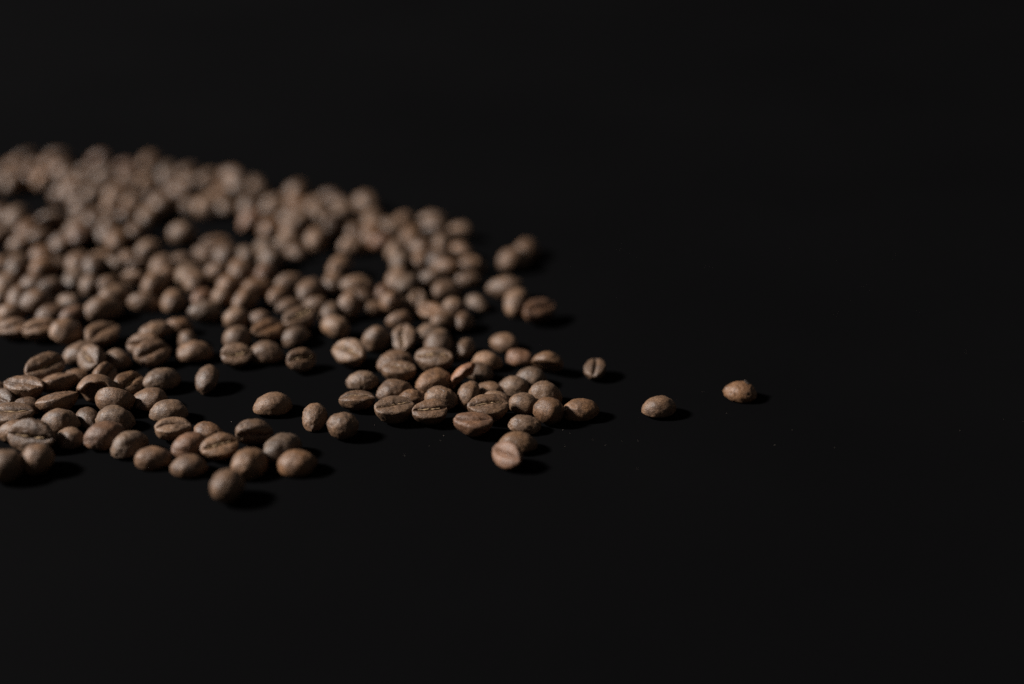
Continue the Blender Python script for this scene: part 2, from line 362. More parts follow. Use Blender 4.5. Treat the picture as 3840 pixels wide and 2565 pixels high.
(-14.3, 361.8, 0.0, 70, -2, 5, 9, 6.5, 5.2, 4, 0, 1, -1, 0, 'orange curled shell fragment standing on edge in the cluster'),
(-9.7, 367.3, 0.0, -25, -2, -3, 8.9, 6.4, 4.7, 0, 2, 1, -1, 0, 'shaded dome right behind the orange curled shell fragment'),
(-7.4, 374.2, 0.0, -9, 0, -8, 9.2, 6.5, 5.0, 0, 1, 1, -1, 0, 'smooth pale dome above the orange curled shell fragment'),
(-14.6, 382.8, 0.0, 64, 15, -3, 9, 6.4, 4.2, 0, 0, 1, -1, 0, 'plump bean with pointed base left of the smooth pale dome'),
(-2.4, 387.1, 0.0, -33, 2, 8, 9.4, 6.8, 4.5, 0, 1, 1, -1, 0, 'topmost pinkish bean of the right-hand cluster'),
(2.5, 377.1, 0.0, -9, -3, -4, 8.7, 6.6, 4.2, 0, 4, 1, -1, 0, 'smooth dome diagonally below the topmost pinkish bean'),
(10.3, 370.7, 0.0, -17, 0, -55, 9.6, 7.1, 4.8, 0, 3, 1, -1, 0, 'bean with pale upper rim at the right end of the cluster'),
(5.3, 363.3, 0.0, -13, -2, -4, 9.3, 7.0, 5.2, 0, 5, 1, -1, 0, 'grey dome tucked under the pale-rimmed bean'),
(0.5, 358.8, 0.0, -21, -2, 3, 9.1, 6.9, 4.8, 0, 5, 1, -1, 0, 'grey dome left of the big speckled dome'),
(9.4, 352.5, 0.0, -8, -3, -1, 10.0, 6.8, 6.3, 0, 0, 1, -1, 0, "big speckled dome at the cluster's right side"),
(3.1, 347.9, 0.0, -20, -2, 5, 9.0, 6.8, 4.9, 0, 0, 1, -1, 0, 'shiny dome with pointed left end left of the cracked round bean'),
(9.9, 341.2, 0.0, 0, -3, 29, 8.4, 7.6, 7.1, 2, 3, 1, -1, 0, 'small round bean with a crumbly cracked side'),
(19.0, 344.2, 0.0, 8, 3, 1, 10.5, 7.5, 5.3, 0, 3, 1, -1, 0, 'flat-topped elongated bean right of the small cracked round bean'),
(3.4, 336.6, 0.0, 0, -2, 0, 9.2, 6.5, 4.5, 0, 0, 1, -1, 0, "shiny dome with a fine vertical seam at the cluster's lower right"),
(1.6, 326.3, 0.0, 0, -2, -7, 10.3, 7.1, 5.0, 0, 3, 1, -1, 0, 'blurred smooth dome resting behind the split front bean'),
(-1.2, 317.8, 0.0, -46, 0, 232, 10, 7.0, 5.0, 1, 4, 1, 0, 0, 'bean with diagonal split at the front of the right cluster'),
(24.1, 368.0, 0.0, 82, 15, 174, 8.3, 6.5, 4.2, 1, 0, 1, 0, 0, 'lone upright bean with its groove facing the viewer'),
(40.7, 345.8, 0.0, 20, 0, -5, 10.0, 7.4, 5.3, 0, 0, 1, -1, 0, 'lone oval bean, second from the right of all'),
(64.5, 355.4, 0.0, -17, 0, 5, 9.6, 7.2, 4.6, 0, 3, 1, -1, 2, 'rightmost lone bean with a pale flake on its top'),
(-153.6, 394.3, 0.0, 10, 2, 200, 10.3, 7.0, 5.4, 1, 0, 0, -1, 0, 'blurred brown grooved bean, first from left in the ninth row from the back'),
(-144.3, 393.1, 0.0, 35, 1, 200, 10.8, 7.1, 4.7, 1, 1, 0, -1, 0, 'blurred pale grooved bean, second from left in the ninth row from the back'),
(-136.0, 391.8, 0.0, 75, -4, 32, 11.9, 8.7, 6.6, 0, 1, 0, -1, 0, 'blurred pale slanted bean, third from left in the ninth row from the back'),
(-124.7, 389.9, 0.0, 64, -1, 200, 12.4, 8.5, 5.7, 1, 0, 0, -1, 0, 'blurred brown grooved bean, fourth from left in the ninth row from the back'),
(-108.5, 390.5, 0.0, 46, -4, -38, 12.2, 8.3, 5.5, 0, 5, 0, -1, 0, 'blurred greyish slanted bean, fifth from left in the ninth row from the back'),
(-103.3, 397.5, 0.0, 10, -2, -4, 9.1, 6.2, 4.9, 0, 3, 0, -1, 0, 'blurred tan level bean, sixth from left in the ninth row from the back'),
(-98.7, 389.0, 0.0, -63, 6, 0, 8.9, 6.4, 4.7, 0, 0, 0, -1, 0, 'blurred brown upright bean, seventh from left in the ninth row from the back'),
(-74.5, 392.1, 0.0, 51, -2, 200, 11.1, 7.9, 5.9, 1, 3, 0, -1, 0, 'blurred tan grooved bean, eighth from left in the ninth row from the back'),
(-65.7, 390.2, 0.0, 58, 4, -18, 9.7, 6.7, 5.0, 0, 5, 0, -1, 0, 'blurred greyish slanted bean, ninth from left in the ninth row from the back'),
(-54.3, 394.9, 0.0, -35, -1, 57, 10.1, 6.5, 4.4, 0, 1, 0, -1, 0, 'blurred pale level bean, tenth from left in the ninth row from the back'),
(-156.9, 403.2, 0.0, 20, 1, 11, 8.7, 7.8, 7.3, 2, 1, 0, -1, 0, 'blurred pale round bean, first from left in the eighth row from the back'),
(-149.7, 409.7, 0.0, 50, -11, 83, 12.1, 8.7, 5.7, 0, 0, 0, -1, 0, 'blurred brown slanted bean, second from left in the eighth row from the back'),
(-144.3, 404.6, 0.0, 53, -2, 16, 11.1, 7.5, 4.9, 0, 2, 0, -1, 0, 'blurred dim slanted bean, third from left in the eighth row from the back'),
(-138.1, 404.8, 0.0, 49, 4, 37, 9.3, 6.9, 4.1, 0, 4, 0, -1, 0, 'blurred reddish slanted bean, fourth from left in the eighth row from the back'),
(-129.3, 408.8, 0.0, 48, -6, -7, 12.6, 8.5, 5.4, 0, 1, 0, -1, 0, 'blurred pale slanted bean, fifth from left in the eighth row from the back'),
(-96.8, 407.0, 0.0, 15, -6, 44, 10.6, 7.0, 5.1, 0, 5, 0, -1, 0, 'blurred greyish level bean, sixth from left in the eighth row from the back'),
(-85.4, 400.5, 0.0, 12, 0, -18, 8.4, 7.6, 7.1, 2, 1, 0, -1, 0, 'blurred pale round bean, seventh from left in the eighth row from the back'),
(-78.4, 400.8, 0.0, 0, -2, 27, 7.2, 6.5, 6.0, 2, 2, 0, -1, 0, 'blurred dim round bean, eighth from left in the eighth row from the back'),
(-65.7, 399.0, 0.0, 47, 3, 200, 12.1, 7.8, 6.0, 1, 0, 0, 2, 0, 'blurred brown grooved bean, ninth from left in the eighth row from the back'),
(-57.1, 406.1, 0.0, 83, 15, 8, 10.3, 7.6, 5.8, 0, 5, 0, -1, 0, 'blurred greyish upright bean, tenth from left in the eighth row from the back'),
(-51.6, 409.9, 0.0, 86, 45, 6, 10.1, 6.4, 4.9, 0, 1, 0, -1, 0, 'blurred pale upright bean, eleventh from left in the eighth row from the back'),
(-35.0, 400.3, 0.0, 27, -1, 85, 8.7, 5.5, 4.0, 0, 1, 0, -1, 0, 'blurred pale level bean, twelfth from left in the eighth row from the back'),
(-21.1, 399.2, 0.0, 41, -12, 51, 9.1, 6.0, 4.4, 0, 3, 0, -1, 0, 'blurred tan slanted bean, thirteenth from left in the eighth row from the back'),
(-15.1, 400.5, 0.0, 75, -10, -10, 9.4, 7.0, 4.2, 0, 0, 0, -1, 0, 'blurred brown upright bean, fourteenth from left in the eighth row from the back'),
(-165.0, 419.3, 0.0, 86, 7, 11, 9.4, 6.8, 5.4, 0, 1, 0, -1, 0, 'blurred pale upright bean, first from left in the seventh row from the back'),
(-158.3, 416.4, 0.0, 91, 18, 1, 11.7, 8.5, 6.7, 0, 0, 0, -1, 0, 'blurred brown upright bean, second from left in the seventh row from the back'),
(-142.7, 417.5, 0.0, -35, 0, 5, 9.5, 6.0, 4.9, 0, 5, 0, -1, 0, 'blurred greyish down-slanted bean, third from left in the seventh row from the back'),
(-128.3, 419.8, 0.0, 53, -3, 18, 11.8, 7.5, 5.5, 0, 5, 0, -1, 0, 'blurred greyish slanted bean, fourth from left in the seventh row from the back'),
(-118.2, 415.8, 0.0, 10, -10, 6, 10.7, 8.0, 5.7, 0, 5, 0, -1, 0, 'blurred greyish level bean, fifth from left in the seventh row from the back'),
(-108.8, 416.5, 0.0, 86, 0, 9, 11.5, 7.5, 5.6, 0, 1, 0, -1, 0, 'blurred pale upright bean, sixth from left in the seventh row from the back'),
(-100.1, 420.4, 0.0, 63, -4, -11, 9.2, 5.9, 5.0, 0, 4, 0, -1, 0, 'blurred reddish slanted bean, seventh from left in the seventh row from the back'),
(-93.6, 418.6, 0.0, 92, -2, -9, 7.4, 6.7, 6.2, 2, 1, 0, -1, 0, 'blurred pale round bean, eighth from left in the seventh row from the back'),
(-85.7, 415.7, 0.0, 66, 17, 8, 10.7, 6.6, 4.7, 0, 3, 0, -1, 0, 'blurred tan slanted bean, ninth from left in the seventh row from the back'),
(-75.5, 421.3, 0.0, 73, -5, -2, 11.1, 7.5, 5.3, 0, 1, 0, -1, 0, 'blurred pale slanted bean, tenth from left in the seventh row from the back'),
(-71.5, 414.7, 0.0, 33, -1, -2, 8.9, 6.7, 4.1, 0, 2, 0, -1, 0, 'blurred dim level bean, eleventh from left in the seventh row from the back'),
(-62.6, 414.6, 0.0, 0, -2, -3, 8.6, 6.2, 4.3, 0, 3, 0, -1, 0, 'blurred tan level bean, twelfth from left in the seventh row from the back'),
(-48.5, 417.0, 0.0, -39, -3, 81, 9.4, 6.1, 4.4, 0, 2, 0, -1, 0, 'blurred dim down-slanted bean, thirteenth from left in the seventh row from the back'),
(-43.6, 411.7, 0.0, 28, -13, 0, 9.1, 6.8, 5.2, 0, 0, 0, -1, 0, 'blurred brown level bean, fourteenth from left in the seventh row from the back'),
(-38.4, 409.7, 3.5, 81, 4, -11, 8.3, 5.5, 4.0, 0, 1, 0, -1, 0, 'blurred pale upright bean, fifteenth from left in the seventh row from the back'),
(-36.1, 413.1, 0.0, -22, 20, -10, 9.2, 5.8, 4.5, 0, 2, 0, -1, 0, 'blurred dim level bean, sixteenth from left in the seventh row from the back'),
(-30.1, 414.0, 0.0, 86, 25, 183, 9.1, 6.7, 4.2, 1, 0, 0, -1, 0, 'blurred brown grooved bean, seventeenth from left in the seventh row from the back'),
(-25.8, 408.4, 0.0, -30, -2, 200, 9.0, 5.8, 4.2, 1, 3, 0, -1, 0, 'blurred tan grooved bean, eighteenth from left in the seventh row from the back'),
(-18.5, 409.7, 0.0, 0, -1, 33, 7.5, 6.8, 6.3, 2, 1, 0, -1, 0, 'blurred pale round bean, nineteenth from left in the seventh row from the back'),
(-11.3, 415.8, 0.0, -44, -7, -17, 9.0, 5.8, 4.6, 0, 5, 0, -1, 0, 'blurred greyish down-slanted bean, twentieth from left in the seventh row from the back'),
(1.5, 413.9, 0.0, 74, 15, 15, 12.0, 7.8, 5.3, 0, 1, 0, -1, 0, 'blurred pale upright bean, twenty-first from left in the seventh row from the back'),
(8.6, 405.9, 0.0, 40, -3, 200, 11.9, 7.3, 6.2, 1, 4, 0, -1, 0, 'blurred reddish grooved bean, twenty-second from left in the seventh row from the back'),
(-166.0, 429.1, 0.0, 94, -2, -3, 12.7, 7.8, 6.9, 0, 1, 0, -1, 0, 'blurred pale upright bean, first from left in the sixth row from the back'),
(-157.0, 428.3, 0.0, 73, 8, -15, 12.4, 7.7, 5.5, 0, 2, 0, -1, 0, 'blurred dim slanted bean, second from left in the sixth row from the back'),
(-150.8, 425.9, 0.0, 27, -2, 65, 9.2, 5.7, 5.0, 0, 2, 0, -1, 0, 'blurred dim level bean, third from left in the sixth row from the back'),
(-139.2, 429.2, 0.0, 86, 20, -16, 9.3, 5.8, 4.8, 0, 5, 0, -1, 0, 'blurred greyish upright bean, fifth from left in the sixth row from the back'),
(-132.7, 430.1, 0.0, 36, 0, -14, 9.2, 6.3, 4.2, 0, 3, 0, -1, 0, 'blurred tan level bean, sixth from left in the sixth row from the back'),
(-125.0, 432.6, 0.0, -18, 5, -65, 9.2, 6.8, 4.4, 0, 1, 0, -1, 0, 'blurred pale level bean, seventh from left in the sixth row from the back'),
(-114.9, 437.7, 0.0, 49, 1, -32, 9.5, 6.3, 4.8, 0, 1, 0, -1, 0, 'blurred pale slanted bean, ninth from left in the sixth row from the back'),
(-104.2, 429.4, 0.0, 78, -2, -53, 11.1, 7.5, 6.2, 0, 0, 0, -1, 0, 'blurred brown slanted bean, eleventh from left in the sixth row from the back'),
(-92.2, 428.2, 0.0, 71, -17, 11, 12.2, 8.2, 6.0, 0, 3, 0, -1, 0, 'blurred tan slanted bean, twelfth from left in the sixth row from the back'),
(-83.0, 426.7, 0.0, 43, -18, 10, 11.6, 7.9, 5.1, 0, 3, 0, -1, 0, 'blurred tan level bean, thirteenth from left in the sixth row from the back'),
(-73.6, 430.9, 0.0, 30, 4, 46, 10.0, 6.2, 5.2, 0, 1, 0, -1, 0, 'blurred pale level bean, fourteenth from left in the sixth row from the back'),
(-65.1, 421.7, 0.0, 65, 0, 41, 12.6, 7.9, 7.1, 0, 0, 0, -1, 0, 'blurred brown slanted bean, fifteenth from left in the sixth row from the back'),
(-50.7, 425.8, 0.0, 10, -18, -8, 11.5, 8.0, 5.4, 0, 1, 0, -1, 0, 'blurred pale level bean, seventeenth from left in the sixth row from the back'),
(-41.8, 425.1, 0.0, 81, -5, 9, 9.3, 6.6, 5.3, 0, 4, 0, -1, 0, 'blurred reddish upright bean, eighteenth from left in the sixth row from the back'),
(-37.9, 433.2, 0.0, 83, 15, -9, 12.1, 8.1, 5.5, 0, 1, 0, -1, 0, 'blurred pale upright bean, nineteenth from left in the sixth row from the back'),
(-26.5, 432.2, 0.0, 10, 2, 42, 10.5, 6.8, 5.5, 0, 2, 0, -1, 0, 'blurred dim level bean, twenty-first from left in the sixth row from the back'),
(-21.1, 423.1, 0.0, 32, -7, 39, 10.6, 7.3, 5.2, 0, 0, 0, -1, 0, 'blurred brown level bean, twenty-second from left in the sixth row from the back'),
(-2.3, 423.0, 0.0, -10, 4, 63, 12.1, 8.5, 4.1, 0, 2, 0, -1, 0, 'blurred dim level bean, twenty-third from left in the sixth row from the back'),
(-174.3, 447.8, 0.0, 71, 1, -18, 9.4, 6.5, 4.7, 0, 0, 0, -1, 0, 'blurred brown slanted bean, first from left in the fifth row from the back'),
(-167.2, 444.3, 0.0, 86, 9, 5, 12.6, 8.8, 6.2, 0, 5, 0, -1, 0, 'blurred greyish upright bean, second from left in the fifth row from the back'),
(-156.8, 438.8, 0.0, 69, -15, -44, 11.2, 8.0, 5.6, 0, 3, 0, -1, 0, 'blurred tan slanted bean, fourth from left in the fifth row from the back'),
(-154.7, 446.7, 0.0, 27, -4, 17, 9.3, 6.2, 5.1, 0, 0, 0, -1, 0, 'blurred brown level bean, fifth from left in the fifth row from the back'),
(-147.7, 447.3, 0.0, 90, 14, 4, 12.1, 7.7, 5.5, 0, 0, 0, -1, 0, 'blurred brown upright bean, sixth from left in the fifth row from the back'),
(-141.6, 453.6, 0.0, 14, 1, -4, 9.6, 5.9, 5.5, 0, 1, 0, -1, 0, 'blurred pale level bean, eighth from left in the fifth row from the back'),
(-134.3, 444.5, 0.0, -43, -17, -68, 9.0, 6.7, 4.4, 0, 0, 0, -1, 0, 'blurred brown down-slanted bean, ninth from left in the fifth row from the back'),
(-131.3, 449.4, 0.0, 91, 3, 3, 7.4, 6.7, 6.2, 2, 0, 0, -1, 0, 'blurred brown round bean, tenth from left in the fifth row from the back'),
(-126.0, 444.6, 0.0, 27, 2, -75, 9.4, 6.6, 4.6, 0, 2, 0, -1, 0, 'blurred dim level bean, eleventh from left in the fifth row from the back'),
(-126.0, 457.7, 0.0, 33, 16, -16, 10.7, 6.9, 5.2, 0, 1, 0, -1, 0, 'blurred pale level bean, twelfth from left in the fifth row from the back'),
(-113.7, 452.2, 0.0, 27, -4, 1, 9.0, 6.0, 4.5, 0, 1, 0, -1, 0, 'blurred pale level bean, fourteenth from left in the fifth row from the back'),
(-105.9, 452.5, 0.0, -36, -13, -57, 9.6, 6.6, 4.6, 0, 0, 0, -1, 0, 'blurred brown level bean, fifteenth from left in the fifth row from the back'),
(-99.0, 438.3, 0.0, 0, 3, 1, 7.6, 6.8, 6.4, 2, 1, 0, -1, 0, 'blurred pale round bean, sixteenth from left in the fifth row from the back'),
(-91.4, 440.8, 0.0, 84, 7, 0, 12.7, 9.4, 5.9, 0, 0, 0, -1, 0, 'blurred brown upright bean, eighteenth from left in the fifth row from the back'),
(-91.6, 452.5, 0.0, -58, -1, -47, 9.2, 6.1, 5.2, 0, 5, 0, -1, 0, 'blurred greyish down-slanted bean, nineteenth from left in the fifth row from the back'),
(-82.1, 437.7, 0.0, 84, -14, -5, 12.2, 8.3, 6.3, 0, 4, 0, -1, 0, 'blurred reddish upright bean, twentieth from left in the fifth row from the back'),
(-82.4, 449.7, 0.0, 86, -12, 14, 11.4, 7.7, 6.3, 0, 5, 0, -1, 0, 'blurred greyish upright bean, twenty-first from left in the fifth row from the back'),
(-57.6, 440.2, 0.0, 68, -4, -48, 12.5, 8.9, 7.2, 0, 0, 0, -1, 0, 'blurred brown slanted bean, twenty-second from left in the fifth row from the back'),
(-31.4, 449.4, 0.0, 81, -9, -14, 10.5, 6.6, 4.8, 0, 1, 0, -1, 0, 'blurred pale upright bean, twenty-fourth from left in the fifth row from the back'),
(-22.1, 442.5, 0.0, -24, 10, 63, 9.4, 6.3, 4.4, 0, 3, 0, -1, 0, 'blurred tan level bean, twenty-sixth from left in the fifth row from the back'),
(-14.5, 434.4, 0.0, 5, -4, 3, 9.8, 7.1, 5.2, 0, 2, 0, -1, 0, 'blurred dim level bean, twenty-seventh from left in the fifth row from the back'),
(-14.1, 445.3, 0.0, 13, -2, -9, 9.7, 6.1, 4.8, 0, 1, 0, -1, 0, 'blurred pale level bean, twenty-eighth from left in the fifth row from the back'),
(0.8, 449.0, 0.0, 43, -3, -14, 12.7, 9.3, 6.1, 0, 0, 0, -1, 0, 'blurred bean, nearer of the two isolated at the upper right'),
(5.0, 459.1, 0.0, 67, -1, 1, 12.6, 8.6, 6.8, 0, 0, 0, -1, 0, 'blurred bean, farther of the two isolated at the upper right'),
(-181.5, 470.4, 0.0, 55, -3, 52, 9.3, 6.9, 5.1, 0, 0, 0, -1, 0, 'blurred brown slanted bean, first from left in the fourth row from the back'),
(-172.4, 464.4, 0.0, 29, 6, 18, 9.3, 5.8, 4.5, 0, 1, 0, -1, 0, 'blurred pale level bean, second from left in the fourth row from the back'),
(-168.5, 471.1, 0.0, 35, 13, -5, 10.5, 7.3, 5.3, 0, 0, 0, -1, 0, 'blurred brown level bean, third from left in the fourth row from the back'),
(-156.8, 459.8, 0.0, 44, 7, 68, 9.9, 6.2, 5.5, 0, 2, 0, -1, 0, 'blurred dim level bean, fourth from left in the fourth row from the back'),
(-159.5, 467.9, 0.0, 23, 17, 6, 9.2, 5.9, 4.4, 0, 2, 0, -1, 0, 'blurred dim level bean, fifth from left in the fourth row from the back'),
(-151.7, 468.4, 0.0, 67, -6, -42, 12.8, 9.2, 5.9, 0, 4, 0, -1, 0, 'blurred reddish slanted bean, seventh from left in the fourth row from the back'),
(-134.2, 474.0, 0.0, 89, 3, 4, 12.3, 8.3, 6.8, 0, 0, 0, -1, 0, 'blurred brown upright bean, tenth from left in the fourth row from the back'),
(-117.1, 470.7, 0.0, 11, 2, 23, 9.6, 8.6, 8.1, 2, 1, 0, -1, 0, 'blurred pale round bean, eleventh from left in the fourth row from the back'),
(-103.3, 461.2, 0.0, 14, 0, 200, 10.1, 6.9, 5.5, 1, 0, 0, -1, 0, 'blurred brown grooved bean, twelfth from left in the fourth row from the back'),
(-86.4, 461.5, 0.0, -60, 1, 0, 9.9, 6.8, 4.4, 0, 5, 0, -1, 0, 'blurred greyish down-slanted bean, thirteenth from left in the fourth row from the back'),
(-79.0, 464.3, 0.0, 13, -4, 6, 10.4, 7.1, 5.0, 0, 0, 0, -1, 0, 'blurred brown level bean, fourteenth from left in the fourth row from the back'),
(-75.2, 457.9, 0.0, -33, -4, -13, 9.4, 7.0, 5.2, 0, 0, 0, -1, 0, 'blurred brown level bean, fifteenth from left in the fourth row from the back'),
(-69.4, 468.9, 0.0, 86, 10, -3, 12.5, 8.4, 6.4, 0, 1, 0, -1, 0, 'blurred pale upright bean, sixteenth from left in the fourth row from the back'),
(-55.9, 462.6, 0.0, 5, -4, -14, 9.8, 7.4, 5.6, 0, 1, 0, -1, 0, 'blurred pale level bean, seventeenth from left in the fourth row from the back'),
(-46.3, 465.6, 0.0, -20, 13, 36, 9.4, 5.8, 5.1, 0, 4, 0, -1, 0, 'blurred reddish level bean, eighteenth from left in the fourth row from the back'),
(-40.2, 457.7, 0.0, 82, -11, 3, 11.3, 8.4, 6.0, 0, 1, 0, -1, 0, 'blurred pale upright bean, nineteenth from left in the fourth row from the back'),
(-35.6, 471.8, 0.0, 79, -8, 13, 12.1, 8.8, 6.0, 0, 3, 0, -1, 0, 'blurred tan upright bean, twentieth from left in the fourth row from the back'),
(-32.4, 460.1, 0.0, -54, 11, 1, 10.7, 6.6, 5.6, 0, 1, 0, -1, 0, 'blurred pale down-slanted bean, twenty-first from left in the fourth row from the back'),
(-24.4, 464.1, 0.0, 82, -16, -1, 11.3, 6.9, 5.6, 0, 0, 0, -1, 0, 'blurred brown upright bean, twenty-second from left in the fourth row from the back'),
(-17.3, 456.8, 0.0, -50, -7, -37, 9.4, 5.8, 5.1, 0, 1, 0, -1, 0, 'blurred pale down-slanted bean, twenty-third from left in the fourth row from the back'),
(-188.5, 491.9, 0.0, 84, 0, -7, 11.4, 7.5, 6.3, 0, 3, 0, -1, 0, 'blurred tan slanted bean, first from left in the third row from the back'),
(-181.7, 488.8, 0.0, 67, 18, -7, 12.3, 7.6, 7.0, 0, 0, 0, -1, 0, 'blurred brown slanted bean, second from left in the third row from the back'),
(-166.0, 483.5, 0.0, 12, -5, -65, 12.3, 8.7, 6.2, 0, 0, 0, -1, 0, 'blurred brown level bean, fourth from left in the third row from the back'),
(-158.9, 490.4, 0.0, 54, 1, -6, 11.0, 7.1, 4.9, 0, 2, 0, -1, 0, 'blurred dim slanted bean, fifth from left in the third row from the back'),
(-160.8, 500.0, 0.0, 92, -20, 11, 12.6, 9.2, 6.3, 0, 0, 0, -1, 0, 'blurred brown upright bean, sixth from left in the third row from the back'),
(-149.3, 496.7, 0.0, 97, -2, 34, 7.7, 7.0, 6.5, 2, 1, 0, -1, 0, 'blurred pale round bean, eighth from left in the third row from the back'),
(-145.7, 481.5, 0.0, 86, 11, 11, 11.4, 7.2, 6.5, 0, 5, 0, -1, 0, 'blurred greyish upright bean, ninth from left in the third row from the back'),
(-142.5, 503.8, 0.0, 98, -2, 4, 8.5, 7.6, 7.1, 2, 1, 0, -1, 0, 'blurred pale round bean, eleventh from left in the third row from the back'),
(-134.1, 492.0, 0.0, 83, 10, -11, 12.8, 9.5, 6.1, 0, 0, 0, -1, 0, 'blurred brown slanted bean, twelfth from left in the third row from the back'),
(-130.9, 502.9, 0.0, 73, 0, 1, 12.7, 9.1, 6.0, 0, 1, 0, -1, 0, 'blurred pale slanted bean, fourteenth from left in the third row from the back'),
(-120.9, 503.6, 0.0, -72, 6, -9, 10.5, 6.8, 5.5, 0, 0, 0, -1, 0, 'blurred brown upright bean, sixteenth from left in the third row from the back'),
(-107.2, 501.6, 0.0, -69, 5, -11, 11.3, 7.4, 5.0, 0, 5, 0, -1, 0, 'blurred greyish upright bean, eighteenth from left in the third row from the back'),
(-94.2, 483.8, 0.0, 46, 7, -49, 12.0, 8.9, 6.6, 0, 4, 0, -1, 0, 'blurred reddish level bean, nineteenth from left in the third row from the back'),
(-82.3, 488.0, 0.0, -52, 18, -4, 10.3, 7.0, 6.0, 0, 5, 0, -1, 0, 'blurred greyish down-slanted bean, twenty-second from left in the third row from the back'),
(-79.3, 474.1, 0.0, -71, -13, -10, 11.7, 8.6, 6.0, 0, 0, 0, -1, 0, 'blurred brown upright bean, twenty-third from left in the third row from the back'),
(-69.7, 489.7, 0.0, 86, -16, 9, 11.7, 7.2, 6.8, 0, 0, 0, -1, 0, 'blurred brown upright bean, twenty-fifth from left in the third row from the back'),
(-56.6, 476.8, 0.0, 84, -5, -9, 11.5, 7.5, 6.0, 0, 2, 0, -1, 0, 'blurred dim upright bean, twenty-eighth from left in the third row from the back'),
(-50.9, 487.5, 0.0, 86, 5, 12, 11.9, 8.8, 6.1, 0, 1, 0, -1, 0, 'blurred pale upright bean, thirtieth from left in the third row from the back'),
(-39.3, 487.2, 0.0, 69, -1, -6, 12.6, 7.8, 7.3, 0, 1, 0, -1, 0, 'blurred pale slanted bean, thirty-second from left in the third row from the back'),
(-27.7, 479.3, 0.0, 0, 3, 44, 9.2, 6.5, 4.8, 0, 2, 0, -1, 0, 'blurred dim level bean, thirty-third from left in the third row from the back'),
(-18.7, 476.0, 0.0, -29, 5, -61, 9.3, 6.1, 5.3, 0, 0, 0, -1, 0, 'blurred brown level bean, thirty-fourth from left in the third row from the back'),
(-195.0, 526.6, 0.0, 86, 7, 12, 12.5, 8.0, 5.9, 0, 0, 0, -1, 0, 'blurred brown upright bean, second from left in the second row from the back'),
(-182.9, 527.9, 0.0, 74, -4, -80, 12.7, 8.5, 7.1, 0, 1, 0, -1, 0, 'blurred pale slanted bean, third from left in the second row from the back'),
(-173.3, 514.6, 0.0, -39, -5, 9, 9.3, 5.9, 4.9, 0, 2, 0, -1, 0, 'blurred dim down-slanted bean, fourth from left in the second row from the back'),
(-167.6, 524.8, 0.0, 86, 15, -6, 12.2, 8.7, 6.1, 0, 0, 0, -1, 0, 'blurred brown upright bean, seventh from left in the second row from the back'),
(-159.6, 525.0, 0.0, 25, 3, -17, 10.4, 6.5, 5.6, 0, 2, 0, -1, 0, 'blurred dim level bean, ninth from left in the second row from the back'),
(-151.2, 535.6, 0.0, 71, 5, 10, 11.5, 7.1, 5.7, 0, 2, 0, -1, 0, 'blurred dim slanted bean, twelfth from left in the second row from the back'),
(-141.0, 520.6, 0.0, 70, -16, -42, 11.3, 7.6, 5.0, 0, 0, 0, -1, 0, 'blurred brown slanted bean, thirteenth from left in the second row from the back'),
(-143.0, 529.9, 0.0, 86, -2, -1, 12.2, 9.1, 6.7, 0, 1, 0, -1, 0, 'blurred pale upright bean, fourteenth from left in the second row from the back'),
(-126.0, 521.6, 0.0, -51, 1, 79, 11.4, 7.1, 5.8, 0, 0, 0, -1, 0, 'blurred brown down-slanted bean, sixteenth from left in the second row from the back'),
(-118.4, 523.2, 0.0, 0, 0, 12, 9.5, 6.0, 5.4, 0, 2, 0, -1, 0, 'blurred dim level bean, seventeenth from left in the second row from the back'),
(-111.3, 512.1, 0.0, 86, 5, 11, 12.3, 8.1, 6.2, 0, 1, 0, -1, 0, 'blurred pale upright bean, eighteenth from left in the second row from the back'),
(-105.7, 518.0, 0.0, -42, -11, 41, 10.8, 7.2, 5.8, 0, 0, 0, -1, 0, 'blurred brown down-slanted bean, nineteenth from left in the second row from the back'),
(-98.0, 499.9, 0.0, 86, 7, 5, 12.6, 8.8, 7.1, 0, 0, 0, -1, 0, 'blurred brown upright bean, twentieth from left in the second row from the back'),
(-97.1, 516.6, 0.0, -42, -15, -47, 10.6, 6.6, 4.9, 0, 0, 0, -1, 0, 'blurred brown down-slanted bean, twenty-first from left in the second row from the back'),
(-90.3, 507.6, 0.0, 12, 10, -8, 10.3, 6.9, 5.3, 0, 1, 0, -1, 0, 'blurred pale level bean, twenty-second from left in the second row from the back'),
(-80.9, 504.3, 0.0, 86, 0, 4, 12.4, 8.7, 5.8, 0, 3, 0, -1, 0, 'blurred tan upright bean, twenty-third from left in the second row from the back'),
(-65.7, 504.8, 0.0, -21, -2, -6, 10.4, 7.8, 5.2, 0, 0, 0, -1, 0, 'blurred brown level bean, twenty-fifth from left in the second row from the back'),
(-29.1, 489.6, 0.0, -11, 3, -2, 11.2, 7.0, 6.4, 0, 0, 0, -1, 0, 'blurred brown level bean, twenty-seventh from left in the second row from the back'),
(-205.2, 538.7, 0.0, 33, -16, -8, 9.6, 6.4, 5.2, 0, 0, 0, -1, 0, "blurred brown level bean, first from left in the heap's farthest row"),
(-200.4, 546.3, 0.0, 92, -1, -14, 12.7, 9.0, 6.4, 0, 1, 0, -1, 0, "blurred pale upright bean, second from left in the heap's farthest row"),
(-199.0, 556.9, 0.0, 33, 2, -7, 10.3, 7.1, 5.1, 0, 2, 0, -1, 0, "blurred dim level bean, third from left in the heap's farthest row"),
(-192.3, 547.7, 0.0, -40, -11, -2, 9.6, 7.2, 4.8, 0, 2, 0, -1, 0, "blurred dim down-slanted bean, fifth from left in the heap's farthest row"),
(-185.2, 556.0, 0.0, 16, -8, -44, 10.6, 7.9, 5.0, 0, 2, 0, -1, 0, "blurred dim level bean, seventh from left in the heap's farthest row"),
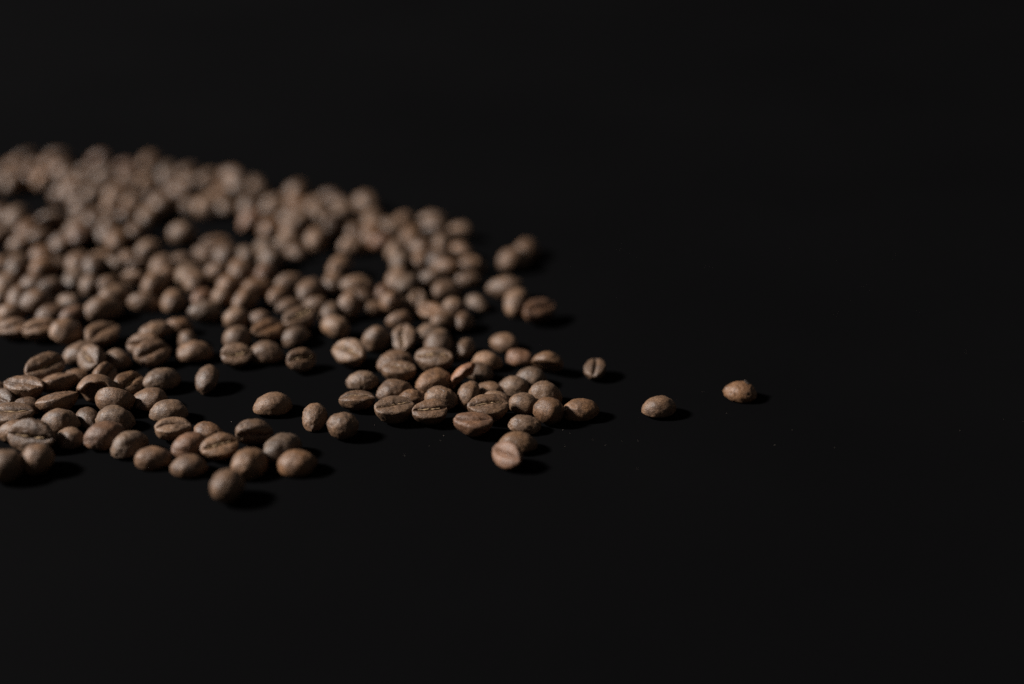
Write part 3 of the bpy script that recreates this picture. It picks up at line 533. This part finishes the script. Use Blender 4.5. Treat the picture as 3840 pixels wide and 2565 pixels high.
(-178.4, 538.8, 0.0, 88, 6, -5, 12.7, 8.6, 6.9, 0, 0, 0, -1, 0, "blurred brown slanted bean, eighth from left in the heap's farthest row"),
(-170.6, 539.3, 0.0, -25, 20, -2, 9.4, 6.5, 5.0, 0, 0, 0, -1, 0, "blurred brown level bean, ninth from left in the heap's farthest row"),
(-168.7, 553.7, 0.0, -21, 20, 68, 9.6, 6.3, 4.7, 0, 4, 0, -1, 0, "blurred reddish level bean, tenth from left in the heap's farthest row"),
(-160.7, 535.0, 0.0, -11, 1, -14, 12.1, 7.7, 7.0, 0, 1, 0, -1, 0, "blurred pale level bean, eleventh from left in the heap's farthest row"),
(-154.5, 543.3, 0.0, -21, 0, -67, 10.1, 7.2, 5.3, 0, 4, 0, -1, 0, "blurred reddish level bean, twelfth from left in the heap's farthest row"),
(-146.1, 548.7, 0.0, 81, -17, 0, 12.7, 8.0, 5.9, 0, 0, 0, -1, 0, "blurred brown slanted bean, thirteenth from left in the heap's farthest row"),
(-128.2, 535.8, 0.0, 61, -5, -5, 12.9, 8.0, 5.7, 0, 1, 0, -1, 0, "blurred pale slanted bean, fifteenth from left in the heap's farthest row"),
(-112.7, 536.7, 0.0, -37, -6, 10, 10.7, 6.8, 5.7, 0, 2, 0, -1, 0, "blurred dim level bean, seventeenth from left in the heap's farthest row"),
(-109.1, 526.9, 0.0, -39, 0, 83, 12.9, 9.4, 6.3, 0, 0, 0, -1, 0, "blurred brown level bean, eighteenth from left in the heap's farthest row"),
(-100.2, 525.9, 0.0, -48, -5, -15, 10.7, 7.2, 5.4, 0, 2, 0, -1, 0, "blurred dim down-slanted bean, nineteenth from left in the heap's farthest row"),
(-82.2, 515.2, 0.0, 81, 5, -14, 12.5, 7.8, 6.5, 0, 3, 0, -1, 0, "blurred tan upright bean, twentieth from left in the heap's farthest row"),
(-69.1, 511.9, 0.0, -16, -3, -35, 9.6, 6.5, 4.6, 0, 2, 0, -1, 0, "blurred dim level bean, twenty-first from left in the heap's farthest row"),
(-55.1, 505.1, 0.0, -55, -3, 3, 12.3, 7.9, 6.1, 0, 0, 0, -1, 0, "blurred brown down-slanted bean, twenty-second from left in the heap's farthest row"),
(-133.3, 525.8, 0.0, 83, 0, -52, 12.4, 8.8, 5.9, 0, 2, 0, -1, 0, 'blurred dim slanted bean, fifteenth from left in the second row from the back'),
(-138.0, 463.9, 0.0, 83, -6, -51, 12.8, 9.1, 7.1, 0, 3, 0, -1, 0, 'blurred tan slanted bean, ninth from left in the fourth row from the back'),
(-55.9, 495.1, 0.0, 84, -15, -7, 12.4, 8.5, 6.1, 0, 5, 0, -1, 0, 'blurred greyish upright bean, twenty-sixth from left in the second row from the back'),
(-150.3, 510.0, 0.0, 85, 8, -50, 12.9, 9.3, 7.4, 0, 3, 0, -1, 0, 'blurred tan slanted bean, tenth from left in the second row from the back'),
(-63.8, 477.7, 0.0, 76, 3, 80, 12.6, 9.4, 6.2, 0, 2, 0, -1, 0, 'blurred dim slanted bean, twenty-sixth from left in the third row from the back'),
(-43.8, 479.7, 0.0, -35, -11, 16, 11.4, 8.1, 5.2, 0, 0, 0, -1, 0, 'blurred brown level bean, thirty-first from left in the third row from the back'),
(-87.1, 480.7, 0.0, 78, -6, -8, 12.6, 8.9, 6.2, 0, 3, 0, -1, 0, 'blurred tan slanted bean, twenty-first from left in the third row from the back'),
(-161.1, 451.3, 0.0, 86, 7, 9, 12.2, 8.0, 6.7, 0, 3, 0, -1, 0, 'blurred tan upright bean, third from left in the fifth row from the back'),
(-152.1, 486.6, 0.0, 86, -1, 5, 12.9, 8.7, 7.5, 0, 2, 0, -1, 0, 'blurred dim upright bean, seventh from left in the third row from the back'),
(-189.0, 534.1, 0.0, 86, 1, -9, 12.9, 8.1, 7.2, 0, 3, 0, -1, 0, "blurred tan upright bean, fourth from left in the heap's farthest row"),
(-174.6, 479.6, 0.0, 86, 2, 7, 12.3, 8.1, 6.1, 0, 3, 0, -1, 0, 'blurred tan upright bean, third from left in the third row from the back'),
(-141.6, 490.6, 0.0, 86, -15, -9, 12.4, 8.7, 6.7, 0, 2, 0, -1, 0, 'blurred dim upright bean, tenth from left in the third row from the back'),
(-73.7, 502.5, 0.0, 85, -2, -8, 12.8, 8.9, 6.5, 0, 0, 0, -1, 0, 'blurred brown upright bean, twenty-fourth from left in the second row from the back'),
(-158.7, 510.2, 0.0, 71, -18, -8, 12.4, 8.1, 7.2, 0, 5, 0, -1, 0, 'blurred greyish slanted bean, eighth from left in the second row from the back'),
(-174.5, 529.2, 0.0, 86, -4, -2, 12.4, 8.8, 7.3, 0, 2, 0, -1, 0, 'blurred dim upright bean, fifth from left in the second row from the back'),
(-33.4, 425.6, 0.0, 58, -14, -31, 12.2, 8.5, 6.6, 0, 5, 0, -1, 0, 'blurred greyish slanted bean, twentieth from left in the sixth row from the back'),
(-119.2, 530.0, 0.0, 43, 13, -6, 12.0, 8.9, 5.6, 0, 0, 0, -1, 0, "blurred brown level bean, sixteenth from left in the heap's farthest row"),
(-141.0, 442.7, 0.0, 86, 7, 15, 12.7, 9.3, 6.0, 0, 2, 0, -1, 0, 'blurred dim upright bean, seventh from left in the fifth row from the back'),
(-76.2, 483.5, 0.0, 63, -1, -12, 12.6, 8.0, 6.1, 0, 5, 0, -1, 0, 'blurred greyish slanted bean, twenty-fourth from left in the third row from the back'),
(-117.5, 428.4, 0.0, 80, -5, 0, 12.4, 7.9, 6.0, 0, 0, 0, -1, 0, 'blurred brown slanted bean, eighth from left in the sixth row from the back'),
(-58.4, 429.4, 0.0, 83, 3, -7, 12.3, 8.2, 6.5, 0, 2, 0, -1, 0, 'blurred dim upright bean, sixteenth from left in the sixth row from the back'),
(-127.0, 511.7, 0.0, -51, 2, 83, 12.5, 8.5, 6.3, 0, 2, 0, -1, 0, 'blurred dim down-slanted bean, fifteenth from left in the third row from the back'),
(-136.1, 536.0, 0.0, 83, 2, 59, 12.8, 8.8, 6.4, 0, 5, 0, -1, 0, "blurred greyish slanted bean, fourteenth from left in the heap's farthest row"),
(-98.4, 453.1, 0.0, 78, -1, 2, 12.2, 8.6, 6.0, 0, 2, 0, -1, 0, 'blurred dim slanted bean, seventeenth from left in the fifth row from the back'),
(-143.8, 471.3, 0.0, 86, -4, 8, 12.7, 8.2, 7.2, 0, 2, 0, -1, 0, 'blurred dim upright bean, eighth from left in the fourth row from the back'),
(-49.6, 473.5, 0.0, 74, 5, 0, 12.6, 9.2, 6.8, 0, 3, 0, -1, 0, 'blurred tan slanted bean, twenty-ninth from left in the third row from the back'),
(-136.3, 513.4, 0.0, 86, -1, 4, 12.7, 9.4, 5.9, 0, 2, 0, -1, 0, 'blurred dim upright bean, thirteenth from left in the third row from the back'),
(-114.1, 501.4, 0.0, 81, 17, 13, 12.4, 8.1, 6.8, 0, 0, 0, -1, 0, 'blurred brown slanted bean, seventeenth from left in the third row from the back'),
(-148.3, 521.1, 0.0, 86, 6, 9, 12.5, 9.0, 6.8, 0, 2, 0, -1, 0, 'blurred dim upright bean, eleventh from left in the second row from the back'),
(-62.4, 488.6, 0.0, 76, 14, 41, 12.5, 8.2, 6.6, 0, 5, 0, -1, 0, 'blurred greyish slanted bean, twenty-seventh from left in the third row from the back'),
(-25.0, 450.4, 0.0, 71, 15, -4, 12.2, 8.8, 5.6, 0, 2, 0, -1, 0, 'blurred dim slanted bean, twenty-fifth from left in the fifth row from the back'),
(-144.9, 432.6, 0.0, 86, 7, -11, 12.3, 7.8, 6.2, 0, 5, 0, -1, 0, 'blurred greyish upright bean, fourth from left in the sixth row from the back'),
(-37.7, 447.6, 0.0, 81, -3, 1, 12.6, 8.5, 5.9, 0, 5, 0, -1, 0, 'blurred greyish upright bean, twenty-third from left in the fifth row from the back'),
(-201.5, 531.4, 0.0, 86, -4, -1, 12.8, 8.4, 6.5, 0, 2, 0, -1, 0, 'blurred dim upright bean, first from left in the second row from the back'),
(-108.3, 437.9, 0.0, 79, -5, 3, 12.2, 8.1, 5.4, 0, 5, 0, -1, 0, 'blurred greyish slanted bean, tenth from left in the sixth row from the back'),
(-185.1, 544.3, 0.0, 88, -8, 16, 12.7, 8.9, 6.3, 0, 3, 0, -1, 0, "blurred tan slanted bean, sixth from left in the heap's farthest row"),
(-88.8, 495.1, 0.0, 0, 4, 79, 10.6, 7.0, 5.5, 0, 0, 0, -1, 0, 'blurred brown level bean, twentieth from left in the third row from the back'),
(-118.4, 444.5, 0.0, 81, 6, 10, 12.2, 7.8, 6.9, 0, 0, 0, -1, 0, 'blurred brown slanted bean, thirteenth from left in the fifth row from the back'),
(-156.2, 476.3, 0.0, 86, 3, -15, 12.7, 8.8, 7.4, 0, 0, 0, -1, 0, 'blurred brown upright bean, sixth from left in the fourth row from the back'),
(-166.5, 511.7, 0.0, 86, 4, 60, 12.6, 9.2, 5.7, 0, 0, 0, -1, 0, 'blurred brown slanted bean, sixth from left in the second row from the back'),
]
BASE = (.122, .073, .044)
TONE = {0: (1, 1, 1), 1: (1.24, 1.24, 1.25), 2: (.76, .74, .72), 3: (1.12, 1.02, .88), 4: (1.06, .92, .86), 5: (.95, 1.0, 1.06)}
GROUP = {1: 'beans scattered at the front of the heap', 0: 'blurred beans in the heap behind'}

pool = {}
def pooled(kind, k):
    """a few shared shapes for the beans far out of focus"""
    if (kind, k) not in pool:
        r = random.Random(500 + k*13 + kind)
        L = 10.0
        s = shape(L, L*(.9 if kind == 2 else r.uniform(.60, .75)), L*(.84 if kind == 2 else r.uniform(.42, .57)), kind, r, 40 + k)
        V = bean_verts(s)
        pool[(kind, k)] = (s, V, make_mesh('coffee_bean', V, FACES, M_BEAN))
    return pool[(kind, k)]

for i, (x, y, lift, yaw, pitch, roll, L, W, H, kind, tone, near, skin, flake, label) in enumerate(BEANS):
    rnd = random.Random(1000 + i)
    s = None; scale = 1.0
    if kind == 3:
        V, F = shell_mesh(L, W*1.05, H*1.0, .22, 3, 1.0); me = make_mesh('bean_shell', V, F, M_BEAN); name = 'bean_shell'
        rot = Euler((math.radians(-62), math.radians(8), math.radians(yaw)))
    elif kind == 4:
        V, F = shell_mesh(L*1.12, W*.85, H*.5, .34, 5, 1.0); me = make_mesh('bean_shell', V, F, M_BEAN); name = 'bean_shell'
        zl = -Vector((.62, -.62, -.45)).normalized(); xl = Vector((.80, .15, .60)); xl = (xl - zl*xl.dot(zl)).normalized(); yl = zl.cross(xl)
        rot = Matrix((xl, yl, zl)).transposed().to_euler()
    else:
        name = 'coffee_bean'
        if near:
            s = shape(L, W, H, kind, rnd, i + 1); V = bean_verts(s); me = make_mesh('coffee_bean', V, FACES, M_BEAN)
        else:
            s, V, me = pooled(kind, rnd.randrange(24)); scale = L/10.0
        rot = Euler((math.radians(roll), math.radians(-pitch), math.radians(yaw)))
    parts = bool(flake or (s and skin > 0))
    o = bpy.data.objects.new('body' if parts else name, me); C.objects.link(o)
    o.rotation_euler = rot; o.scale = (scale,)*3
    R = np.array(rot.to_matrix()); Q = (V*scale) @ R.T
    ctr = (Q.max(0) + Q.min(0))/2
    # the bean rests on its lowest point; its middle stands over (x, y)
    o.location = ((x - ctr[0])*MM, (y - ctr[1])*MM, (lift - Q[:, 2].min() - .05)*MM)
    t = TONE[tone]; v = rnd.uniform(.76, 1.18); w = rnd.uniform(.96, 1.04)
    o.color = (BASE[0]*t[0]*v*w, BASE[1]*t[1]*v, BASE[2]*t[2]*v/w, 1)
    if kind == 4: o.color = (.22, .105, .055, 1)
    top = o
    if parts:
        top = bpy.data.objects.new(name, None); C.objects.link(top)
        top.location = (x*MM, y*MM, lift*MM); top.empty_display_size = .004
        M0 = Matrix.LocRotScale(o.location - top.location, rot, Vector((scale,)*3))
        o.parent = top; o.matrix_local = M0
        def child(cname, cm, loc=(0, 0, 0), er=(0, 0, 0)):
            c = bpy.data.objects.new(cname, cm); C.objects.link(c); c.parent = top
            c.matrix_local = M0 @ Matrix.LocRotScale(Vector(loc)*MM, Euler(er), None)
        if s and skin > 0: child('silverskin', skin_mesh(s, skin, rnd))
        if flake == 1: child('skin_flake', flake_mesh(5.2, 3.6, i), (-.6, -1.5, H*.66 - .35), (.62, -.12, .1))
        if flake == 2: child('skin_flake', flake_mesh(3.6, 1.9, i), (2.2, 1.1, H*.55), (-.3, .75, -.5))
    top['label'] = label; top['category'] = 'coffee bean'; top['group'] = GROUP[near]

# ------------------------------------------------------------------ crumbs and dust on the board
def crumbs():
    r = random.Random(5); V = []; F = []
    def chip(x, y, d):
        k = len(V); n = 5
        for zz, q in ((0, 1), (.45, .8)):
            for j in range(n):
                a = 2*math.pi*j/n + r.uniform(-.3, .3)
                V.append((x + d*q*math.cos(a)*r.uniform(.5, 1), y + d*q*math.sin(a)*r.uniform(.5, 1), .01 + zz*d))
        F.append(tuple(k + n + j for j in range(n)))
        for j in range(n): F.append((k + j, k + (j + 1) % n, k + n + (j + 1) % n, k + n + j))
    for x, y, d in SPECKS: chip(x, y, d)
    for _ in range(45):
        chip(r.uniform(-70, 150), r.uniform(330, 470), r.uniform(.03, .08))
    me = make_mesh('crumbs', V, F, M_DUST)
    me.polygons.foreach_set('use_smooth', [False]*len(F))
    o = bpy.data.objects.new('crumbs', me); C.objects.link(o)
    o['kind'] = 'stuff'; o['label'] = 'tiny pale crumbs and dust specks scattered on the black board'; o['category'] = 'crumbs'
SPECKS = [(-77.1, 341.6, 0.15), (-18.4, 334.0, 0.17), (-28.4, 323.5, 0.12), (-22.1, 328.5, 0.09), (13.8, 337.0, 0.09), (15.7, 335.1, 0.08), (14.1, 328.5, 0.09), (21.7, 331.7, 0.08), (29.4, 330.9, 0.08), (33.8, 331.3, 0.09), (24.9, 328.9, 0.08), (70.1, 328.9, 0.08), (-19.2, 331.3, 0.08), (-21.5, 335.9, 0.08), (-37.6, 339.8, 0.08), (121.7, 336.7, 0.08), (85.8, 327.6, 0.06), (32.6, 316.7, 0.09)
]
crumbs()
